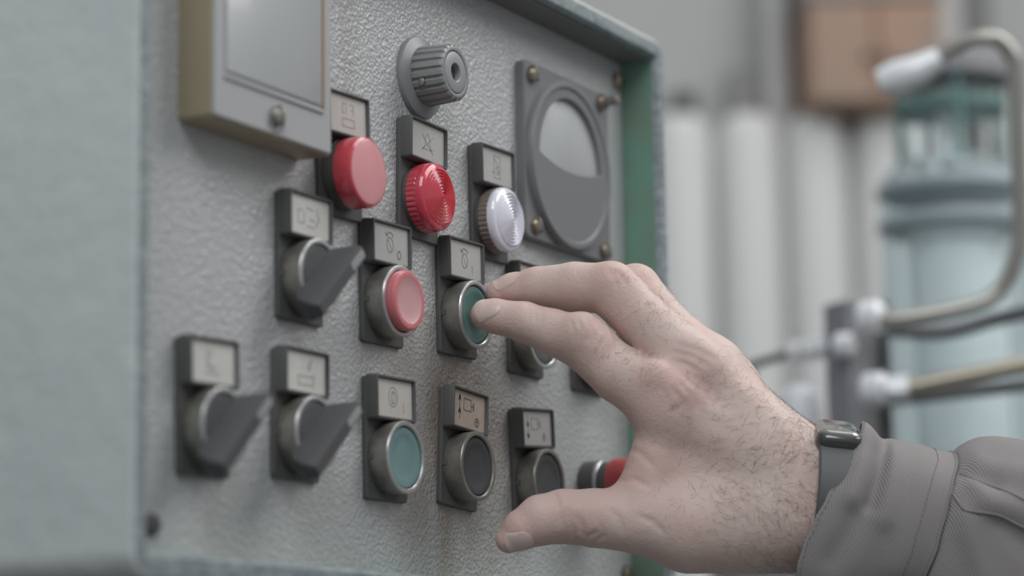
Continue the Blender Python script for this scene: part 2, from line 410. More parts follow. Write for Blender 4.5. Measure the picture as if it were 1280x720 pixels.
# selector switches with a diagonal bar handle
def rotor(): return MB().lathe([(13.3, -6), (13.0, -10.8), (12.2, -11.8), (6, -12.0), (0.05, -12.0)], 44, (0, BZ), cap0=False)
HA = math.radians(42)
def bar_ring(y, a0, a1, w, r=1.4, n=4):
    """rounded outline of the handle at depth y, from a0 to a1 along the bar"""
    m = MB().rprism(a1 - a0, w, r, [(0, y)], ((a0 + a1) / 2, 0), n=n)
    c, s_ = math.cos(HA), math.sin(HA)
    return [(x * c - z * s_, y, BZ - 1.6 + x * s_ + z * c) for x, y, z in m.v]
def handle_bar():
    return MB().loft([bar_ring(-10.8, -18, 14.0, 12.6), bar_ring(-13, -22, 15.5, 11.8), bar_ring(-17, -23.5, 17.5, 9.6), bar_ring(-21.8, -23.8, 20.0, 6.8), bar_ring(-23.2, -23.0, 19.6, 5.2, 1.2)])
def handle_highlight():
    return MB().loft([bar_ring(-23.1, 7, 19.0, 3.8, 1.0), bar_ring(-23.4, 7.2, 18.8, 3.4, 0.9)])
def selector(x, z, roll, label, card, symbol):
    t = thing('selector_switch', label, 'switch', (x, 0, z), roll, 'selector switches with black bar handles')
    common(t, card, symbol, 'ink_faint')
    add('rotor', rotor, M['black_soft'], t, 'rotor')
    h = add('handle', handle_bar, M['black_soft'], t, 'handle_bar', sharp=50)
    add('highlight_strip', handle_highlight, M['knob_light'], h, 'handle_highlight')  # pale strip on the worn handle front, highlight put into its colour
selector(-128.9, 14.0, 0.0, 'black bar-handle selector switch beside the raised red button, upper of the three', 'card_pale', SYM_DASH)
selector(-195.9, -53.7, 0.028, 'black bar-handle selector switch nearest the cabinet edge, bottom left', 'card_pale', SYM_STEM)
selector(-131.9, -50.3, -0.002, 'black bar-handle selector switch left of the blue-green button', 'card_pale', SYM_TRAY)

# indicator lamps
def lamp_socket(): return MB().lathe([(14.9, -2), (14.9, -4.2), (13.5, -4.4)], 48, (0, BZ), cap0=False, cap1=False)
def lamp_collar():
    rings = []
    n = 120
    for r, y in ((14.6, -3.8), (15.3, -4.2), (15.3, -8.2), (14.9, -8.8)):
        rings.append([((r - (0.45 if (k % 3 == 0 and 15.2 < r) else 0)) * math.cos(2 * math.pi * k / n), y, BZ + (r - (0.45 if (k % 3 == 0 and 15.2 < r) else 0)) * math.sin(2 * math.pi * k / n)) for k in range(n)])
    return MB().loft(rings, False, False)
def lamp_lens():
    prof = [(15.0, -8.6), (15.25, -9.6), (15.1, -11.0), (14.5, -12.0), (13.6, -12.5)]
    k = 0
    r = 12.9
    while r > 1.0:                                   # concentric Fresnel steps on a shallow dome
        y = -12.7 - 1.7 * (1 - (r / 13) ** 2)
        prof += [(r, y), (r - 0.75, y - 0.75), (r - 0.95, y - 0.1)]
        r -= 1.45
    prof += [(0.05, -14.6)]
    return MB().lathe(prof, 64, (0, BZ), cap0=False)
def flat_lens_side(): return MB().lathe([(14.2, -7.6), (15.1, -7.8), (15.1, -14.2), (14.6, -15.6), (13.6, -16.1)], 56, (0, BZ), cap0=False, cap1=False)
def flat_lens_face(): return MB().lathe([(13.6, -16.1), (12.6, -16.3), (8, -16.9), (0.05, -17.1)], 56, (0, BZ), cap0=False)
def lamp(x, z, roll, label, kind, symbol, card='card_grey'):
    t = thing('indicator_lamp', label, 'lamp', (x, 0, z), roll, 'indicator lamps')
    common(t, card, symbol, 'ink_faint', body=None)
    add('socket', lamp_socket, M['black'], t, 'lamp_socket')
    if kind == 'flat':
        add('lens_holder', lambda: MB().lathe([(14.4, -4), (14.4, -7.7), (13, -7.8)], 48, (0, BZ), cap0=False, cap1=False), M['black'], t)
        s = add('lens', flat_lens_side, M['lens_red_side'], t, 'flat_lens_side')
        add('lens_face', flat_lens_face, M['lens_redpink'], s, 'flat_lens_face')
    else:
        add('knurled_collar', lamp_collar, M['lens_red_side' if kind == 'red' else 'lens_brown'], t, 'lamp_collar_' + kind, sharp=20)
        add('lens', lamp_lens, M['lens_red' if kind == 'red' else 'lens_white'], t, 'lamp_lens_' + kind, sharp=12)
lamp(-99.8, 62.4, 0.035, 'smooth flat-faced red indicator lamp tucked against the glass-fronted instrument', 'flat', SYM_PUMP, 'card')
lamp(-34.1, 63.5, -0.023, 'ribbed red indicator lamp under the crossed-out bell card', 'red', SYM_BELL)
lamp(28.7, 64.0, 0.022, 'clear white ribbed indicator lamp beside the panel meter', 'white', SYM_DOOR)

# red mushroom button behind the thumb
t = thing('mushroom_button', 'red mushroom button with a chrome-banded black collar showing between thumb and palm', 'push button', (127.0, 0, -75.5))
MUSH = t
t.scale = (0.8, 0.85, 0.8)
add('collar', MB().lathe([(13.5, 0), (14.2, -0.8), (14.2, -8.8), (13.2, -9.6), (9, -9.8)], 40, cap0=False), M['black'], t)
add('chrome_band', MB().lathe([(13.2, -9.4), (13.9, -9.8), (13.9, -11.4), (13.2, -11.8)], 40, cap0=False, cap1=False), M['chrome'], t)
add('neck', MB().lathe([(12.4, -9), (12.6, -12), (12.6, -17), (11, -17.5)], 40, cap0=False), M['black'], t)
add('button_cap', MB().lathe([(11.5, -17), (14.0, -17.3), (14.6, -19), (14.6, -27), (13.6, -30), (10, -31.6), (0.05, -32)], 48, cap0=False), M['mush_red'], t)

# fluted rotary knob
KX, KZ = -31.0, 94.5
t = thing('rotary_knob', 'fluted grey rotary knob on a round skirt above the ribbed red lamp', 'knob', (KX, 0, KZ))
t.scale = (1, 0.87, 1)
add('skirt', MB().lathe([(18.6, 0), (18.8, -1.2), (18.2, -2.6), (14.2, -4.6), (13.6, -4.8)], 64, cap0=False), M['knob_grey'], t)
def fluted():
    n, fl_ = 120, 20
    rings = []
    for r, y, dep in ((13.3, -4.4, 1.0), (13.6, -5.4, 1.0), (12.9, -20.4, 1.0), (12.3, -21.6, 0.7), (11.2, -22.2, 0.0)):
        pts = []
        for k in range(n):
            ph = (k % (n // fl_)) / (n // fl_)
            g = dep if ph in (0.0,) or abs(ph - 1 / 6) < 0.01 else 0
            a = 2 * math.pi * k / n
            pts.append(((r - g) * math.cos(a), y, (r - g) * math.sin(a)))
        rings.append(pts)
    return MB().loft(rings, False, False)
kb = add('grip', fluted, M['knob_grey'], t, sharp=25)
add('face_ring', MB().lathe([(11.3, -22.1), (10.6, -22.3), (9.9, -22.1), (9.5, -21.2)], 56, cap0=False, cap1=False), M['knob_grey'], kb)
add('face_cap', MB().lathe([(9.5, -21.2), (9.2, -22.0), (8.6, -22.3), (4.4, -22.3), (4.0, -22.0), (3.8, -17)], 56, cap0=False, cap1=True), M['knob_light'], t, label='pale grey centre cap with a dark hole')
add('shaft_hole', MB().lathe([(3.85, -19.2), (0.05, -19.0)], 24, cap0=False), M['black'], t)
ss = add('set_screw', MB().lathe([(1.7, 0), (1.7, -1.2), (0.9, -1.5), (0.05, -1.5)], 16), M['brass_screw'], kb)
ss.location = (-11.6 * MM, -10.5 * MM, -5.6 * MM)
ss.rotation_euler = (0, math.radians(-26), math.radians(-90))

# round panel meter on a square flange
MX, MZ = 104.0, 80.0
t = thing('panel_meter', 'round grey analogue meter on a square screwed flange at the top right of the panel', 'meter', (MX, 0, MZ))
add('flange', MB().rprism(89, 87, 3.5, [(0, 0), (0, -4.2), (0.7, -4.9)], n=4), M['grey_plastic'], t)
add('rim', MB().lathe([(41.9, -4.6), (41.9, -7.4), (41.2, -8.4), (39.6, -8.7), (38.4, -8.5), (37.6, -7.6)], 96, (-2, -1.5), cap0=False, cap1=False), M['grey_plastic'], t)
def seg_shape(R, z0, bow, n=40):       # outline of the round dial above a bowed chord
    a0 = math.asin(z0 / R)
    pts = [(R * math.cos(a0 + (math.pi - 2 * a0) * k / n), R * math.sin(a0 + (math.pi - 2 * a0) * k / n)) for k in range(n + 1)]
    xl, xr = pts[-1][0], pts[0][0]
    for k in range(1, 14):
        q = k / 14
        pts.append((xl + (xr - xl) * q, z0 + bow * (1 - (2 * q - 1) ** 2)))
    return pts
def loft_shape(pts, levels, c, cap0=False, cap1=True):
    m = MB(); cx = sum(p[0] for p in pts) / len(pts); cz = sum(p[1] for p in pts) / len(pts)
    m.loft([[(c[0] + cx + (x - cx) * s, y, c[1] + cz + (z - cz) * s) for x, z in pts] for s, y in levels], cap0, cap1)
    return m
def meter_cover():       # front plate of the meter with a real opening for the dial
    m = MB(); n = 64
    shape = [p for p in seg_shape(33.2, 1.0, -5.0, 44)][:45]
    aL, aR = math.atan2(shape[-1][1] - 8, shape[-1][0]) % (2 * math.pi), math.atan2(shape[0][1] - 8, shape[0][0]) + 2 * math.pi
    xc = shape[0][0]
    for k in range(1, 40):                 # points of the bowed chord, evenly spread as seen from inside the dial
        a = aL + (aR - aL) * k / 40
        t0, t1 = 0.0, 60.0
        for it in range(40):
            tm = (t0 + t1) / 2; x = tm * math.cos(a); z = 8 + tm * math.sin(a)
            if z > 1.0 - 5.0 * (1 - (x / xc) ** 2): t0 = tm
            else: t1 = tm
        shape.append((t0 * math.cos(a), 8 + t0 * math.sin(a)))
    outer = []
    for x, z in shape:
        a = math.atan2(z - 8, x)
        # ray from (0,8) to the circle of radius 37.7
        dx, dz = math.cos(a), math.sin(a)
        bq = dz * 8; cq = 64 - 37.7 ** 2
        k = -bq + math.sqrt(bq * bq - cq)
        outer.append((dx * k - 2, 8 + dz * k - 1.5))
    inner = [(x - 2, z - 1.5) for x, z in shape]
    rings = [[(x, -7.7, z) for x, z in outer], [(x, -7.6, z) for x, z in inner]]
    cx, cz = -2, 12
    rings.append([(cx + (x - cx) * 0.985, -7.2, cz + (z - cz) * 0.985) for x, z in inner])
    rings.append([(cx + (x - cx) * 0.975, -5.2, cz + (z - cz) * 0.975) for x, z in inner])
    return m.loft(rings, False, False)
cv = add('front_cover', meter_cover, M['grey_plastic'], t, sharp=30)
add('dial_glass', loft_shape(seg_shape(33.0, 1.0, -5.0, 44), [(0.99, -4.9), (0.99, -5.1), (0.98, -5.2)], (-2, -1.5)), M['dial'], t)
for x, z in ((-37.5, 37.0), (36.0, 38.5), (36.5, -37.6), (-35.8, -36.8)):
    s = add('flange_screw', slot_screw, M['brass_screw'], t, 'flange_screw'); s.location = (x * MM, -4.9 * MM, z * MM)
    g = add('screw_slot', lambda: MB().box(-4.1, 4.1, -3.35, -2.6, -0.45, 0.45), M['dark_line'], s, 'screw_slot'); g.rotation_euler = (0, 0.9, 0)
st = add('terminal_post', MB().lathe([(2.4, 0), (2.4, -7), (1.9, -7.6), (0.05, -7.7)], 16), M['steel'], t)
st.location = (36.0 * MM, -7.5 * MM, 38.5 * MM)

# glass-fronted instrument at the top left
IX0, IX1, IZ0, IZ1, ID = -211.0, -127.0, 38.0, 150.0, 15.5
t = thing('panel_instrument', 'glass-fronted instrument in a gold-sided case at the top left of the panel', 'instrument', ((IX0 + IX1) / 2, 0, IZ0))
w, h = IX1 - IX0, IZ1 - IZ0
add('case', MB().rprism(w, h, 2.2, [(0, 0), (0, -ID + 1.2), (0.4, -ID + 0.4), (1.2, -ID)], (0, h / 2), n=4), M['gold'], t, label='gold lacquered case side')
add('front_bezel', MB().rprism(w - 2.0, h - 2.0, 1.6, [(0, -ID + 0.2), (0, -ID - 0.4), (0.5, -ID - 0.8)], (0, h / 2), n=4), M['inst_face'], t)
add('glass', MB().rprism(67, h - 26, 1.0, [(0, -ID - 0.7), (0, -ID - 1.3), (0.3, -ID - 1.5)], (-0.5, h / 2 + 6.5), n=2), M['glass'], t)
add('glass_strip', MB().box(33.6, 35.2, -ID - 1.5, -ID - 0.7, 19.0, h - 6), M['orange_edge'], t, label='orange-brown strip along the glass')
add('lower_ledge', MB().box(-35, 34.5, -ID - 1.6, -ID - 0.7, 16.6, 18.0, 0.2), M['inst_face'], t)
sc = add('adjusting_screw', slot_screw, M['steel'], t, None); sc.location = (0.5 * MM, (-ID - 0.7) * MM, 8.6 * MM)
sg = add('screw_slot', MB().box(-4.2, 4.2, -3.4, -2.7, -0.5, 0.5), M['dark_line'], sc); sg.rotation_euler = (0, 1.2, 0)
ar = add('arc_mark', MB().stroke(circ(0.5, 7.6, 5.6, 5.4, 200, 340, 10), 0.6, -ID - 0.75, 0.12), M['dark_line'], t)


# ------------------------------------------------------------------ the person's right hand, one continuous skin
# hand frame: u to the right along the hand, v downwards, d towards the dorsal side; one unit is 0.35 mm
HU = 0.3493
HM = Matrix((right, fwd, -down)).transposed().to_4x4()
HM.translation = W(18.7, -87.5, -65.8)
def H(u, v, d=0.0): return np.array([(u - 815) * HU, -d * HU, (540 - v) * HU])
def Hl(u, v, d=0.0): return tuple(H(u, v, d))

FINGERS = {          # joints: u, v, d, radius
    'index': [(606, 394.5, -62, 19.5), (620, 396, -61, 22), (655, 403, -52, 25.5), (692, 416, -42, 29), (728, 430, -30, 32), (775, 468, -12, 36), (838, 508, 0, 42)],
    'middle': [(622, 366, -92, 16), (640, 362, -92, 20), (672, 358, -86, 25), (720, 357, -74, 30), (762, 361, -62, 33), (805, 400, -40, 34), (872, 466, -14, 40)],
    'ring': [(690, 380, -165, 18), (725, 372, -150, 23), (765, 364, -125, 27), (799, 361, -100, 32), (838, 409, -72, 31), (893, 464, -42, 38)],
    'little': [(770, 440, -190, 15), (800, 425, -175, 19), (840, 420, -150, 24), (880, 450, -115, 27), (915, 480, -85, 34)],
    'thumb': [(636, 672, 26, 17), (652, 660, 26, 25), (676, 648, 22, 31), (704, 644, 18, 33.5), (742, 646, 16, 36), (800, 650, 16, 41), (860, 655, 8, 54), (935, 650, 0, 60)],
}
PALM = [             # pairs of joints, blended into the palm and the forearm
    ((838, 508, 0, 42), (985, 606, 2, 56)), ((872, 466, -14, 40), (960, 556, -6, 47)), ((893, 464, -42, 38), (955, 552, -30, 46)),
    ((915, 480, -85, 34), (985, 580, -55, 50)), ((955, 552, -20, 46), (1010, 590, -12, 55)), ((860, 560, -42, 44), (975, 600, -40, 56)),
    ((838, 545, -8, 42), (812, 608, 4, 38)), ((870, 600, -6, 48), (950, 630, 0, 58)), ((860, 655, 8, 54), (985, 650, 2, 62)),
    ((985, 600, -10, 60), (1045, 612, -8, 58)), ((1045, 612, -8, 58), (1120, 640, -4, 62)), ((985, 646, 4, 62), (1120, 662, 4, 64)), ((1120, 652, 0, 70), (1300, 680, 0, 96)),
    ((1300, 680, 0, 96), (1640, 735, 0, 112)),
]
TENDONS = [((846, 482, 28, 9), (960, 570, 32, 8)), ((880, 447, 6, 9), (960, 540, 18, 8)), ((822, 470, 22, 20), (850, 492, 26, 20)), ((868, 440, 2, 18), (884, 456, 4, 18)),
           ((728, 414, -14, 22), (742, 424, -12, 20)), ((772, 354, -48, 20), (784, 366, -46, 18))]

def cone_d(P, a, b):
    """distance to a round cone between two joints"""
    pa, pb = H(*a[:3]).astype(np.float32), H(*b[:3]).astype(np.float32)
    ra, rb = a[3] * HU, b[3] * HU
    ba = pb - pa
    L2 = float(ba @ ba)
    t = np.clip(((P - pa) @ ba) / L2, 0, 1)
    q = P - pa - t[..., None] * ba
    return np.sqrt((q * q).sum(-1)) - (ra + (rb - ra) * t)
def smin(a, b, k):
    h = np.clip(0.5 + 0.5 * (b - a) / k, 0, 1)
    return b + (a - b) * h - k * h * (1 - h)

CREASES = []         # filled below: small skin folds lying on the surface
CREASE_LINES = [     # polylines in the hand frame (u, v), width mm, depth mm
    ([(699, 638), (706, 655), (709, 674)], 0.8, 0.68), ([(706, 634), (714, 655), (719, 677)], 0.8, 0.74), ([(727, 678), (733, 667), (745, 660)], 0.7, 0.54),
    ([(737, 681), (743, 671), (754, 665)], 0.7, 0.47), ([(722, 640), (727, 655), (729, 668)], 0.7, 0.47), ([(692, 613), (696, 622), (697, 632)], 0.7, 0.47),
    ([(744, 398), (749, 412), (741, 428)], 0.8, 0.54), ([(752, 404), (757, 418), (749, 434)], 0.8, 0.47), ([(735, 399), (739, 412), (733, 426)], 0.7, 0.47), ([(714, 400), (717, 412), (715, 424)], 0.6, 0.34), ([(722, 398), (726, 410), (723, 424)], 0.6, 0.41),
    ([(659, 378), (662, 388), (661, 400)], 0.6, 0.34), ([(667, 380), (670, 390), (669, 402)], 0.6, 0.38), ([(674, 382), (677, 391), (676, 402)], 0.6, 0.30),
    ([(853, 470), (870, 484), (868, 508)], 0.9, 0.47), ([(839, 484), (850, 500), (838, 514)], 0.9, 0.47), ([(862, 466), (882, 482), (884, 506)], 0.9, 0.41), ([(845, 476), (860, 492), (852, 512)], 0.8, 0.34),
    ([(842, 440), (862, 444), (882, 456)], 0.9, 0.47), ([(846, 430), (868, 436), (890, 448)], 0.9, 0.41), ([(838, 450), (856, 454), (872, 464)], 0.8, 0.41),
    ([(770, 338), (779, 346), (784, 358)], 0.7, 0.41), ([(762, 338), (770, 348), (773, 360)], 0.7, 0.41),
    ([(772, 600), (790, 596), (806, 604)], 1.0, 0.54), ([(786, 560), (800, 566), (815, 580)], 1.0, 0.41), ([(795, 640), (812, 646), (826, 660)], 0.9, 0.41), ([(760, 632), (772, 644), (776, 660)], 0.8, 0.34),
    ([(712, 632), (720, 648), (724, 664)], 0.6, 0.3), ([(742, 640), (750, 652), (752, 666)], 0.6, 0.25), ([(700, 664), (704, 672), (704, 680)], 0.6, 0.3), ([(716, 668), (724, 674), (728, 684)], 0.6, 0.3),
    ([(876, 470), (894, 492), (896, 512)], 0.8, 0.3), ([(820, 480), (832, 494), (826, 508)], 0.7, 0.25), ([(764, 412), (770, 426), (764, 444)], 0.7, 0.25),
]

def seg_d(P, a, b):
    ba = (b - a).astype(np.float32)
    t = np.clip(((P - a) @ ba) / float(ba @ ba), 0, 1)
    q = P - a - t[..., None] * ba
    return np.sqrt((q * q).sum(-1))

def hand_field(P, box=None):
    """signed distance of the whole hand at points P (..., 3), mm; box() limits each cone to its neighbourhood on a grid"""
    P = P.astype(np.float32)
    far = np.float32(60)
    def ev(pairs, k):
        f = np.full(P.shape[:-1], far, np.float32)
        for a, b in pairs:
            sl = box(a, b) if box else (Ellipsis,)
            f[sl] = smin(f[sl], cone_d(P[sl], a, b), k)
        return f
    palm = ev(PALM, 7.0)
    for a, b in TENDONS:
        sl = box(a, b) if box else (Ellipsis,)
        palm[sl] = smin(palm[sl], cone_d(P[sl], a, b), 4.0)
    res = palm
    for name, ch in FINGERS.items():
        f = ev(list(zip(ch, ch[1:])), 1.6)
        res = np.minimum(res, smin(palm, f, 8.0 if name != 'thumb' else 9.0))
    for a, b, wd, dp in CREASES:
        if box:
            sl = box((*((a / HU)[[0]] + 815), 540 - a[2] / HU, -a[1] / HU, 10), (*((b / HU)[[0]] + 815), 540 - b[2] / HU, -b[1] / HU, 10))
        else: sl = (Ellipsis,)
        dd = seg_d(P[sl], a, b)
        res[sl] = res[sl] + dp * np.exp(-(dd / wd / 1.4) ** 2)
    return res

def surface_nets(F, org, h):
    s = F < 0
    nx, ny, nz = F.shape
    c = [(i, j, k) for i in (0, 1) for j in (0, 1) for k in (0, 1)]
    cnt = np.zeros((nx - 1, ny - 1, nz - 1), np.int8)
    for i, j, k in c: cnt += s[i:nx - 1 + i, j:ny - 1 + j, k:nz - 1 + k]
    act = np.argwhere((cnt > 0) & (cnt < 8))
    ids = -np.ones(cnt.shape, np.int64)
    ids[tuple(act.T)] = np.arange(len(act))
    vals = {q: F[act[:, 0] + q[0], act[:, 1] + q[1], act[:, 2] + q[2]] for q in c}
    acc = np.zeros((len(act), 3)); n = np.zeros(len(act))
    for a in c:
        for ax in range(3):
            if a[ax]: continue
            b = list(a); b[ax] = 1; b = tuple(b)
            m = (vals[a] < 0) != (vals[b] < 0)
            t = np.where(m, vals[a] / np.where(m, vals[a] - vals[b], 1), 0)
            p = np.array(a, float)[None] + 0 * acc
            p[:, ax] += t
            acc += p * m[:, None]; n += m
    V = (act + acc / n[:, None]) * h + org
    Q = []
    for ax in range(3):
        o1, o2 = [(1, 2), (2, 0), (0, 1)][ax]
        lo = [slice(None)] * 3; hi = [slice(None)] * 3
        lo[ax] = slice(0, -1); hi[ax] = slice(1, None)
        d = s[tuple(lo)] != s[tuple(hi)]
        e = np.argwhere(d)
        e = e[(e[:, o1] > 0) & (e[:, o2] > 0) & (e[:, o1] < F.shape[o1] - 1) & (e[:, o2] < F.shape[o2] - 1)]
        def cid(a1, a2):
            q = e.copy(); q[:, o1] += a1; q[:, o2] += a2
            return ids[tuple(q.T)]
        quad = np.stack([cid(-1, -1), cid(0, -1), cid(0, 0), cid(-1, 0)], 1)
        flip = ~s[tuple(e.T)]
        quad[flip] = quad[flip][:, ::-1]
        Q.append(quad)
    Q = np.concatenate(Q)
    return V, Q[(Q >= 0).all(1)]

def skin_point(u, v):
    """first point of the skin met when coming in along the dorsal direction"""
    d = np.arange(140, -200, -1.0)
    f = hand_field(np.stack([H(u, v, x) for x in d]))
    k = int(np.argmax(f < 0))
    return H(u, v, d[k] if f[k] < 0 else -60)
_lines = []
for pts, wd, dp in CREASE_LINES:
    dense = []
    for (a, b), (c_, e_) in zip(pts, pts[1:]): dense += [(a + (c_ - a) * q / 3, b + (e_ - b) * q / 3) for q in range(3)]
    P3 = [skin_point(*p) for p in dense + [pts[-1]]]
    _lines += [(a, b, wd, dp) for a, b in zip(P3, P3[1:])]
CREASES += _lines

HSTEP = 0.85
def hand_surface(lo, hi):
    n = np.ceil((hi - lo) / HSTEP).astype(int)
    ax = [lo[i] + np.arange(n[i]) * HSTEP for i in range(3)]
    P = np.stack(np.meshgrid(*ax, indexing='ij'), -1).astype(np.float32)
    def box(a, b, pad=11.0):
        pa, pb = H(*a[:3]), H(*b[:3]); r = max(a[3], b[3]) * HU + pad
        mn = np.floor((np.minimum(pa, pb) - r - lo) / HSTEP).astype(int).clip(0)
        mx = np.ceil((np.maximum(pa, pb) + r - lo) / HSTEP).astype(int)
        return tuple(slice(int(mn[i]), max(int(mn[i]) + 1, int(min(mx[i], n[i])))) for i in range(3))
    F = hand_field(P, box)
    V, Q = surface_nets(F, lo, HSTEP)
    for it in range(2):                       # light fairing of the grid steps
        E2 = np.concatenate([Q[:, [0, 1]], Q[:, [1, 2]], Q[:, [2, 3]], Q[:, [3, 0]]])
        S = np.zeros_like(V); c = np.zeros(len(V))
        np.add.at(S, E2[:, 0], V[E2[:, 1]]); np.add.at(c, E2[:, 0], 1)
        np.add.at(S, E2[:, 1], V[E2[:, 0]]); np.add.at(c, E2[:, 1], 1)
        V = V * 0.55 + S / c[:, None] * 0.45
    return V, Q

def skin_material():
    m = mat('skin', (0.60, 0.44, 0.375), 0.5, sss=0.12, spec=0.35)
    nt = m.node_tree; b = nt.nodes['Principled BSDF']
    tc = nt.nodes.new('ShaderNodeTexCoord')
    n1 = nt.nodes.new('ShaderNodeTexNoise'); n1.inputs['Scale'].default_value = 55; n1.inputs['Detail'].default_value = 4
    nt.links.new(tc.outputs['Object'], n1.inputs['Vector'])
    r = nt.nodes.new('ShaderNodeValToRGB')
    r.color_ramp.elements[0].position = 0.33; r.color_ramp.elements[0].color = (0.665, 0.49, 0.44, 1)
    r.color_ramp.elements[1].position = 0.66; r.color_ramp.elements[1].color = (0.68, 0.55, 0.50, 1)
    nt.links.new(n1.outputs['Fac'], r.inputs['Fac'])
    # redder finger ends and knuckles, a property of the skin
    at = nt.nodes.new('ShaderNodeAttribute'); at.attribute_name = 'flush'
    mx = nt.nodes.new('ShaderNodeMix'); mx.data_type = 'RGBA'
    nt.links.new(at.outputs['Fac'], mx.inputs[0])
    nt.links.new(r.outputs['Color'], mx.inputs[6]); mx.inputs[7].default_value = (0.64, 0.405, 0.37, 1)
    nt.links.new(mx.outputs[2], b.inputs['Base Color'])
    v = nt.nodes.new('ShaderNodeTexVoronoi'); v.inputs['Scale'].default_value = 900
    nt.links.new(tc.outputs['Object'], v.inputs['Vector'])
    n2 = nt.nodes.new('ShaderNodeTexNoise'); n2.inputs['Scale'].default_value = 260; n2.inputs['Detail'].default_value = 4
    nt.links.new(tc.outputs['Object'], n2.inputs['Vector'])
    ad = nt.nodes.new('ShaderNodeMath'); ad.operation = 'MULTIPLY_ADD'; ad.inputs[1].default_value = 0.35
    nt.links.new(v.outputs['Distance'], ad.inputs[0]); nt.links.new(n2.outputs['Fac'], ad.inputs[2])
    bp = nt.nodes.new('ShaderNodeBump'); bp.inputs['Strength'].default_value = 0.55; bp.inputs['Distance'].default_value = 0.0005
    nt.links.new(ad.outputs[0], bp.inputs['Height']); nt.links.new(bp.outputs['Normal'], b.inputs['Normal'])
    return m
M['skin'] = skin_material()
M['nail'] = mat('fingernail', (0.70, 0.54, 0.495), 0.3, coat=0.15, spec=0.5)
M['hair'] = mat('dark_body_hair', (0.20, 0.15, 0.125), 0.5)

person = bpy.data.objects.new('person', None)
COL.objects.link(person)
person.matrix_world = HM
person.empty_display_size = 0.05
tag(person, "person's right arm in a grey work-shirt sleeve, index finger pressing the green button", 'person')

V, Q = hand_surface(H(572, 745, 120) - np.array([0, 0, 0]), H(1120, 300, -235))
me = bpy.data.meshes.new('hand')
me.from_pydata((V * MM).tolist(), [], Q.tolist())
bm = bmesh.new(); bm.from_mesh(me); bmesh.ops.recalc_face_normals(bm, faces=bm.faces); bm.to_mesh(me); bm.free()
me.polygons.foreach_set('use_smooth', [True] * len(me.polygons))
fa = me.attributes.new('flush', 'FLOAT', 'POINT')
fl_ = np.zeros(len(V))
for (u, v, d, rad, amt) in ((600, 400, -60, 34, .9), (636, 412, -50, 30, .6), (625, 362, -90, 40, .8), (735, 425, -8, 34, .6), (850, 490, 30, 44, .7), (772, 356, -40, 40, .5), (805, 345, -85, 40, .5),
                            (640, 668, 26, 46, .9), (705, 645, 40, 46, .5), (790, 585, 10, 60, .6), (760, 490, -10, 40, .4)):
    fl_ = np.maximum(fl_, amt * np.exp(-(((V - H(u, v, d)) ** 2).sum(1)) / (rad * HU) ** 2))
fa.data.foreach_set('value', fl_.astype(np.float32))
me.materials.append(M['skin'])
hand = bpy.data.objects.new('hand', me); COL.objects.link(hand); hand.parent = person

def grad(p, e=0.35):
    g = np.zeros(3)
    for i in range(3):
        q = np.zeros(3); q[i] = e
        g[i] = float(hand_field((p + q)[None])[0] - hand_field((p - q)[None])[0])
    return g / np.linalg.norm(g)
def nail(center, tipdir, normal, length, width):
    """curved nail plate laid on the fingertip; the rows run from the cuticle to the free edge"""
    c = H(*center); n = np.array(normal, float); n /= np.linalg.norm(n)
    t = np.array(tipdir, float); t -= n * (t @ n); t /= np.linalg.norm(t); b = np.cross(n, t)
    nu, nv = 13, 11
    P0 = []
    for i in range(nu):
        a = i / (nu - 1) * 2 - 1
        for j in range(nv):
            s = j / (nv - 1) * 2 - 1
            wf = math.sqrt(max(1 - max(-a, 0) ** 3.2 * 0.75 - max(a, 0) ** 4 * 0.45, 0.05))
            P0.append(c + t * (a * length / 2 * (1 - 0.10 * s * s)) + b * (s * width / 2 * wf))
    P = np.array(P0)
    for it in range(14):
        f = hand_field(P)
        P = P - n[None] * np.clip(f - 0.32, -2, 2)[:, None] * 0.8
    mb = MB(); mb.v = [tuple(p) for p in P] + [tuple(p - n * 0.7) for p in P]
    o = len(P)
    for i in range(nu - 1):
        for j in range(nv - 1):
            q = (i * nv + j, (i + 1) * nv + j, (i + 1) * nv + j + 1, i * nv + j + 1)
            mb.f.append(q); mb.f.append(tuple(x + o for x in q[::-1]))
    rim = [j for j in range(nv)] + [i * nv + nv - 1 for i in range(1, nu)] + [(nu - 1) * nv + j for j in range(nv - 2, -1, -1)] + [i * nv for i in range(nu - 2, 0, -1)]
    for a, b2 in zip(rim, rim[1:] + rim[:1]): mb.f.append((a, b2, b2 + o, a + o))
    return add('fingernail', mb, M['nail'], hand, sharp=50)
nail((609, 381, -45), (-1, 0.05, 0.02), (-0.10, -0.62, 0.78), 12.5, 10.5)
nail((632, 348, -82), (-1, 0.05, -0.25), (-0.25, -0.45, 0.85), 12.5, 9.5)
nail((650, 676, 46), (-0.82, 0.05, -0.45), (0.20, -0.72, -0.66), 12.0, 10.0)

